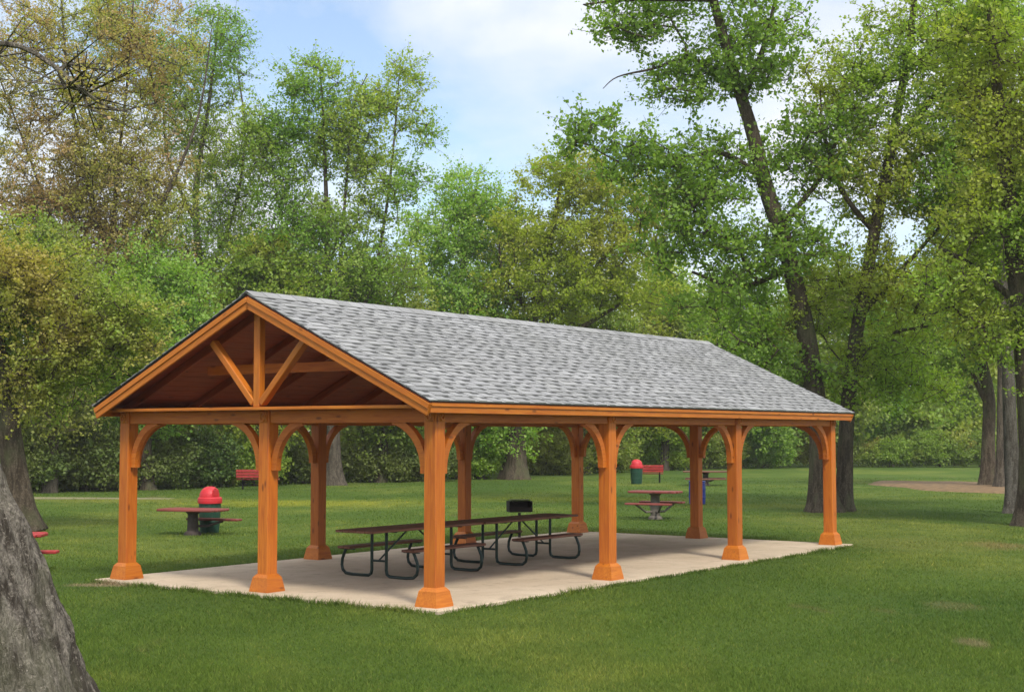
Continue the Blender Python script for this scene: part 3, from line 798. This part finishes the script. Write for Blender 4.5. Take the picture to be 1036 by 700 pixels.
TR('slender_tree', 'tall slim tree with pale sparse leaves between the bronze maple and twin-stemmed tree', 'tree', 66,
   [[(212, 489), (208, 400), (205, 300), (198, 200), (212, 100), (222, 10)], [(205, 290), (235, 220), (248, 140), (240, 70)], [(200, 230), (170, 160), (165, 90)]],
   [[.25, .21, .19, .14, .08, .03], [.1, .07, .05, .03], [.09, .06, .03]],
   [(218, 55, 42, 60), (195, 140, 50, 50), (235, 170, 40, 50), (205, 230, 65, 50), (230, 285, 60, 45), (170, 290, 50, 45), (165, 80, 35, 50), (120, 30, 50, 40)], 600, M_BARKL, LF['fresh'], leaf=.13, lpt=6, twl=1.0, seed=6)
TR('twin_stemmed_tree', 'tall open twin stemmed tree rising behind the roof peak against blue sky', 'tree', 64,
   [[(338, 489), (337, 440), (334, 380), (332, 300), (330, 200), (326, 100), (322, 60)], [(335, 330), (344, 270), (350, 190), (358, 110), (372, 75)], [(340, 360), (372, 300), (388, 230), (398, 150), (404, 75)], [(333, 330), (300, 270), (280, 200), (272, 130)]],
   [[.38, .29, .24, .17, .10, .05, .02], [.10, .08, .06, .04, .02], [.12, .09, .07, .05, .02], [.08, .06, .04, .02]],
   [(318, 85, 40, 28), (400, 100, 36, 38), (425, 140, 18, 22), (290, 165, 45, 45), (345, 155, 38, 40), (395, 185, 42, 40), (330, 230, 55, 38), (285, 245, 60, 45), (375, 270, 60, 38), (310, 290, 85, 30), (268, 130, 28, 32), (360, 115, 30, 40), (320, 130, 40, 30)], 620, M_BARK, LF['fresh'], leaf=.155, lpt=7, twl=1.05, seed=7)
TR('round_topped_tree', 'bright green round topped tree above the middle of the roof left of the yellow-green tree', 'tree', 74,
   [[(452, 483), (454, 400), (460, 330), (470, 260), (482, 190)], [(458, 340), (435, 290), (425, 250)], [(462, 320), (500, 280), (515, 240)]],
   [[.35, .3, .24, .15, .06], [.13, .08, .04], [.13, .08, .04]],
   [(472, 200, 42, 30), (445, 240, 42, 35), (500, 235, 42, 38), (465, 280, 55, 35), (440, 310, 45, 30)], 280, M_BARK, LF['bright'], leaf=.17, lpt=8, twl=1.0, seed=8)
TR('spreading_tree', 'broad yellow-green tree behind the roof ridge with dark spreading limbs', 'tree', 72,
   [[(521, 486), (523, 430), (530, 360), (545, 300), (560, 230), (570, 170)], [(535, 340), (580, 300), (620, 250), (650, 220)], [(540, 320), (510, 280), (505, 240)], [(530, 360), (590, 330), (640, 300)]],
   [[.52, .42, .36, .25, .15, .06], [.2, .15, .1, .04], [.15, .1, .05], [.18, .12, .06]],
   [(570, 185, 50, 34), (615, 195, 52, 36), (540, 240, 50, 40), (600, 255, 70, 42), (655, 225, 40, 38), (560, 295, 70, 36), (640, 290, 50, 32), (520, 305, 45, 30)], 420, M_BARKD, LF['yellow'], leaf=.17, lpt=9, twl=1.05, seed=9)
TR('big_right_tree', 'tall dark-limbed tree with crisp green leaves and curved trunk rising behind the right roof end', 'tree', 42.2,
   [[(833, 517), (829, 440), (822, 380), (812, 320), (798, 260), (778, 200), (760, 130), (738, 60), (715, -30), (700, -120)], [(772, 180), (730, 155), (690, 160), (640, 168), (600, 150)], [(752, 100), (775, 40), (790, -30)], [(745, 85), (700, 60), (660, 70), (625, 78), (610, 90)], [(800, 270), (750, 290), (700, 275)], [(720, 0), (640, 0), (590, 5)], [(788, 230), (830, 180), (850, 130)]],
   [[.36, .30, .29, .28, .26, .235, .20, .16, .11, .07], [.10, .08, .06, .04, .015], [.11, .07, .04], [.08, .06, .04, .02, .01], [.1, .07, .04], [.07, .05, .02], [.1, .07, .04]],
   [(640, 25, 50, 30), (700, 75, 55, 45), (600, 135, 32, 24), (655, 165, 62, 32), (770, 50, 60, 60), (735, 170, 55, 45), (785, 250, 60, 45), (700, 250, 60, 40), (710, -30, 100, 45), (740, 310, 60, 35), (830, 150, 50, 50), (580, 150, 20, 12), (800, 378, 42, 20), (765, 352, 40, 22), (620, 0, 40, 20), (690, 205, 60, 30)], 450, M_BARKD, LF['crisp'], leaf=.15, lpt=7, twl=.85, seed=10)
TR('leaning_right_tree', 'tree with dark trunk leaning right beside the last corner post of the pavilion', 'tree', 42.6,
   [[(853, 517), (856, 440), (862, 370), (873, 300), (888, 220), (905, 130), (922, 30), (930, -80)], [(870, 320), (915, 270), (950, 230)], [(885, 235), (850, 190), (830, 120)], [(860, 370), (895, 340), (940, 330)], [(900, 150), (950, 90), (980, 20)]],
   [[.25, .22, .21, .19, .17, .14, .10, .06], [.10, .07, .04], [.10, .07, .04], [.09, .06, .03], [.11, .08, .04]],
   [(860, 90, 50, 60), (930, 50, 70, 70), (895, 180, 70, 55), (960, 140, 70, 70), (860, 290, 60, 45), (920, 290, 65, 45), (900, 360, 60, 35), (820, 330, 45, 35), (980, 230, 50, 50), (868, 395, 42, 20), (925, 395, 45, 18)], 470, M_BARKD, LF['mid'], leaf=.12, lpt=9, twl=.8, seed=11)
TR('edge_tree', 'large dark trunk cut by the right edge of the view with overhanging foliage', 'tree', 35.8,
   [[(1050, 532), (1046, 460), (1040, 380), (1034, 310), (1022, 220), (1012, 120), (1000, 0)], [(1034, 310), (985, 270), (950, 250)], [(1034, 300), (1060, 230), (1080, 150)]],
   [[.40, .34, .31, .28, .22, .15, .1], [.1, .07, .04], [.14, .1, .06]],
   [(1000, 225, 55, 50), (1040, 130, 80, 90), (965, 290, 48, 34), (1005, 340, 40, 28), (985, 40, 70, 70), (1090, 250, 80, 90), (1050, 400, 25, 18)], 420, M_BARKD, LF['mid'], leaf=.115, lpt=9, twl=.75, seed=12)
TR('pale_trunk_tree', 'straight pale grey trunk just left of the dark edge trunk on the right', 'tree', 41.6,
   [[(1026, 517), (1023, 450), (1020, 380), (1016, 280), (1012, 180), (1005, 60)], [(1016, 260), (980, 200), (960, 150)]],
   [[.24, .2, .18, .15, .1, .05], [.09, .06, .03]],
   [(1000, 130, 55, 60), (970, 190, 50, 40), (1010, 30, 60, 60), (1060, 200, 60, 60)], 220, M_BARKL, LF['fresh'], leaf=.13, lpt=8, seed=13)
TR('mulch_bed_tree', 'dark forked tree standing in the brown mulch bed, the left one of the two there', 'tree', 62,
   [[(1000, 492), (1000, 450), (1000, 400), (990, 350), (980, 280), (975, 200)], [(997, 405), (982, 375), (965, 340)]],
   [[.34, .28, .26, .2, .15, .07], [.14, .1, .05]],
   [(965, 290, 50, 38), (990, 230, 55, 45), (950, 360, 45, 28), (1010, 330, 45, 35), (920, 330, 40, 35)], 280, M_BARKD, LF['fresh'], leaf=.16, lpt=8, twl=.95, seed=14)
TR('mulch_bed_tree', 'slim straight tree in the brown mulch bed, right of the forked one', 'tree', 60,
   [[(1012, 492), (1013, 440), (1013, 370), (1013, 290), (1018, 200)]], [[.22, .18, .16, .12, .06]],
   [(1015, 260, 40, 40), (1030, 330, 40, 35), (1010, 190, 40, 40)], 150, M_BARK, LF['bright'], leaf=.16, lpt=8, twl=.95, seed=15)

# the wood behind: further trees one can tell apart by where they stand
edge = [(-120, 503), (0, 500), (120, 497), (230, 493), (300, 490), (450, 487), (560, 481), (640, 477), (760, 474), (900, 472), (1036, 470), (1180, 468)]
def edge_v(u):
    for (a, b), (c, d) in zip(edge, edge[1:]):
        if a <= u <= c: return b+(d-b)*(u-a)/(c-a)
    return edge[-1][1]
FARG = 'trees of the wood behind the lawn'
far = [
 (-70, 85, 205, 'bright green tree of the wood behind the far left edge', 'far', 80),
 (50, 78, 230, 'leafy green tree of the wood left of the gable eave', 'far', 70),
 (150, 74, 240, 'leafy green tree of the wood right above the left roof slope', 'bright', 62),
 (262, 82, 235, 'leafy green tree of the wood straight behind the roof peak', 'mid', 62),
 (385, 84, 262, 'leafy green tree of the wood behind the trunk of the twin-stemmed tree', 'far', 60),
 (486, 88, 285, 'thin stemmed tree of the wood behind the middle of the pavilion', 'bright', 50),
 (590, 96, 285, 'leafy tree of the wood behind the right part of the ridge', 'far', 55),
 (672, 92, 262, 'leafy green tree of the wood above the far ridge end', 'mid', 55),
 (745, 97, 270, 'dark green tree of the wood left of the curved trunk', 'crisp', 62),
 (830, 100, 258, 'leafy green tree of the wood between the two leaning trunks', 'far', 60),
 (905, 104, 268, 'light green tree of the wood right of the leaning right tree', 'fresh', 60),
 (965, 108, 262, 'green tree of the wood above the mulch bed', 'mid', 60),
 (1050, 108, 245, 'green tree of the wood beyond the right edge', 'far', 75),
]
for i, (u, d, top, lab, lf, ru) in enumerate(far):
    gy = min(edge_v(u)-.6, 500); d = (CAMH-GZ)*F/(gy-438.4)
    rg = np.random.default_rng(100+i); j = lambda a: float(rg.uniform(-a, a))
    tl = [(u, gy), (u+j(4), gy-45), (u+j(8), 370), (u+j(12), 320), (u+j(15), top+25)]
    bl = [(u+j(10), top+35, ru*.62, 36), (u-ru*.45, top+75, ru*.6, 38), (u+ru*.45, top+70+j(10), ru*.62, 40), (u+j(20), top+110, ru*.85, 42), (u-ru*.4+j(10), top+150, ru*.6, 34), (u+ru*.4+j(10), top+150, ru*.6, 34), (u, 425, ru*.7, 26)]
    TR('wood_tree', lab, 'tree', d, trunk=[tl], radii=[[.27, .24, .2, .13, .05]], blobs=bl, n=330, bark=M_BARK if i % 2 else M_BARKD, leafm=LF[lf], flare=1.3, group=FARG, leaf=.0028*d, twigs=6, lpt=8, twl=1.25, seed=200+i)

# shrubs along the lawn edge
shrubs = [
 (30, 62, 432, 'dark shrub at the lawn edge right of the far left trunk', 'deep'),
 (88, 60, 425, 'dark shrub at the lawn edge left of the first corner post', 'deep'),
 (150, 52, 440, 'dark shrub at the lawn edge right of the first corner post', 'deep'),
 (200, 50, 436, 'dark shrub at the lawn edge above the red domed trash can', 'deep'),
 (243, 44, 446, 'shrub at the lawn edge behind the red bench', 'mid'),
 (296, 46, 440, 'dark shrub at the lawn edge between the middle gable post and the dark left post', 'deep'),
 (380, 56, 450, 'low dark spreading shrub right of the pale trunk of the twin-stemmed tree', 'deep'),
 (428, 42, 452, 'low dark shrub behind the front corner post', 'deep'),
 (478, 36, 448, 'shrub at the lawn edge behind the dark post in the middle', 'mid'),
 (560, 46, 444, 'shrub at the lawn edge left of the third dark post', 'far'),
 (610, 42, 442, 'shrub at the lawn edge behind the tall orange middle side post', 'far'),
 (668, 38, 440, 'leafy light shrub behind the red park bench at right', 'mid'),
 (725, 36, 436, 'light green shrub behind the farthest brown picnic table', 'far'),
 (778, 40, 434, 'rounded bright green shrub right of the second last side post', 'bright'),
 (838, 42, 440, 'shrub behind the last corner post of the pavilion', 'far'),
 (895, 40, 434, 'reddish green shrub at the lawn edge left of the mulch bed', 'olive'),
 (945, 40, 430, 'light green rounded shrub behind the mulch bed', 'olive'),
 (1000, 46, 436, 'shrub at the lawn edge behind the trunks in the mulch bed', 'far'),
]
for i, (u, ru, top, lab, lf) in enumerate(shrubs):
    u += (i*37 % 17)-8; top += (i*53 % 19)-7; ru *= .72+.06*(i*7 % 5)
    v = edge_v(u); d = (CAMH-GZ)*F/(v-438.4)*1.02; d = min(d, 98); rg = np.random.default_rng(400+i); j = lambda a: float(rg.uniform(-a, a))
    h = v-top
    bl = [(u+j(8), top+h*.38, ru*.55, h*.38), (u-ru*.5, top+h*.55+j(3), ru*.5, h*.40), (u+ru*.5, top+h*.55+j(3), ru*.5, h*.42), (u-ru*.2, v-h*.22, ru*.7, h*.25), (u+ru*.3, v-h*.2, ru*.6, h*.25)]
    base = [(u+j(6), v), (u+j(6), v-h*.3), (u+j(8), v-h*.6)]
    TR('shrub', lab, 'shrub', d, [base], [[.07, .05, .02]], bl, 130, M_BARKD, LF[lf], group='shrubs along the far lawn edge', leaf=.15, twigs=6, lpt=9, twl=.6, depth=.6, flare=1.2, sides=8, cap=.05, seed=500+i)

# undergrowth and far foliage of the wood: one mass
rg = np.random.default_rng(77)
nP = 9000
u = rg.uniform(-260, 1300, nP); v0 = np.array([edge_v(min(max(q, -120), 1180)) for q in u]); d0 = (CAMH-GZ)*F/(v0-438.4)
dd = d0*1.04+rg.uniform(0, 1, nP)**1.3*42; x = (u-518)/F*dd
hh = np.array([noise.fractal(Vector((a*.13, b*.11, 3.1)), 1.0, 2, 4) for a, b in zip(x, dd)])
top = np.clip(2.6+hh*5.5+(dd-d0)*.10, .3, 9.5)
z = rg.uniform(0, 1, nP)**1.1*top+.1
keep = hh > -.32
x, dd, z = x[keep], dd[keep], z[keep]; nP = len(x)
X = np.stack([x, dd, z], 1)
T = 6; dr = rg.normal(size=(nP, T, 3)); dr /= np.linalg.norm(dr, axis=2, keepdims=True); en = X[:, None, :]+dr*rg.uniform(.4, 1.4, (nP, T, 1))
tt = rg.uniform(.1, 1, (nP, T, 9, 1)); LP = (X[:, None, None, :]*(1-tt)+en[:, :, None, :]*tt).reshape(-1, 3); LP += rg.normal(size=LP.shape)*.18
LP = LP[LP[:, 2] > .02]
Vl, Fl = leaf_arrays(LP, .20, .25, rg)
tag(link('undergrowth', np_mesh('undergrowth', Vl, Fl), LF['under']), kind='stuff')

# ------------------------------------------------------------------ mown grass blades
rg = np.random.default_rng(5)
def blades(n, d0, d1, extra=1.5, hgt=(.022, .048), wk=.00024, xy=None):
    if xy is None:
        q = rg.uniform(0, 1, n); d = 1/(1/d0+(1/d1-1/d0)*q); x = rg.uniform(-1, 1, n)*(.385*d+extra)
    else: x, d = xy
    rel = np.stack([x-PX, d-PY], 1); l = rel@np.array([AX.x, AX.y]); w_ = rel@np.array([WX.x, WX.y])
    wob = .035*np.sin(l*5.1)+.03*np.sin(w_*6.3)+rg.normal(size=len(x))*.02
    ins = (l > -.35+wob) & (l < L_+.35-wob) & (w_ > -.35+wob) & (w_ < W_+.35-wob)
    ins |= ((x-mc.x)/3.8)**2+((d-mc.y)/7.4)**2 < 1
    ins |= (np.abs(d-51) < 1.2) & (x < -12.5) & (rg.uniform(0, 1, len(x)) < .75)
    x, d = x[~ins], d[~ins]; n = len(x)
    h = rg.uniform(*hgt, n)*(.8+.4*np.sin(x*1.3+np.sin(d*.9)*2)*.5+.2)
    a = rg.uniform(0, 2*np.pi, n); wd = (.0022+wk*d)*rg.uniform(.7, 1.3, n)
    lean = rg.normal(size=(n, 2))*.6*h[:, None]
    z = np.full(n, GZ-.004)
    V = np.stack([np.stack([x-np.cos(a)*wd, d-np.sin(a)*wd, z], 1), np.stack([x+np.cos(a)*wd, d+np.sin(a)*wd, z], 1), np.stack([x+lean[:, 0], d+lean[:, 1], z+h], 1)], 1).reshape(-1, 3)
    return V
Vb = [blades(600000, 10.6, 75)]
# ragged, longer grass against the slab edges
ne = 16000; s = rg.uniform(0, 1, ne); side = rg.integers(0, 4, ne); off = np.abs(rg.normal(size=ne))*.05
l = np.where(side < 2, s*(L_+.7)-.35, np.where(side == 2, -.352-off, L_+.352+off)); w_ = np.where(side < 2, np.where(side == 0, -.352-off, W_+.352+off), s*(W_+.7)-.35)
ex_, ey_ = PX+AX.x*l+WX.x*w_, PY+AX.y*l+WX.y*w_
Vb.append(blades(0, 0, 0, hgt=(.05, .10), xy=(ex_, ey_)))
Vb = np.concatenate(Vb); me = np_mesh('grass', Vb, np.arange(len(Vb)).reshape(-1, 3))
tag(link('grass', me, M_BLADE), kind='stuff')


# ------------------------------------------------------------------ thin veil of air over the far trees
m = MB(); m.box((0, 60, 30), (560, 400, 64)); hz = m.build('haze', None, None); tag(hz, kind='stuff')
hm = bpy.data.materials.new('haze'); hm.use_nodes = True; ht = hm.node_tree; ht.nodes.clear()
ho = ht.nodes.new('ShaderNodeOutputMaterial'); pv = ht.nodes.new('ShaderNodeVolumePrincipled'); pv.inputs['Color'].default_value = (1, .98, .93, 1); pv.inputs['Density'].default_value = .00035
ht.links.new(pv.outputs[0], ho.inputs['Volume']); hz.data.materials.append(hm)
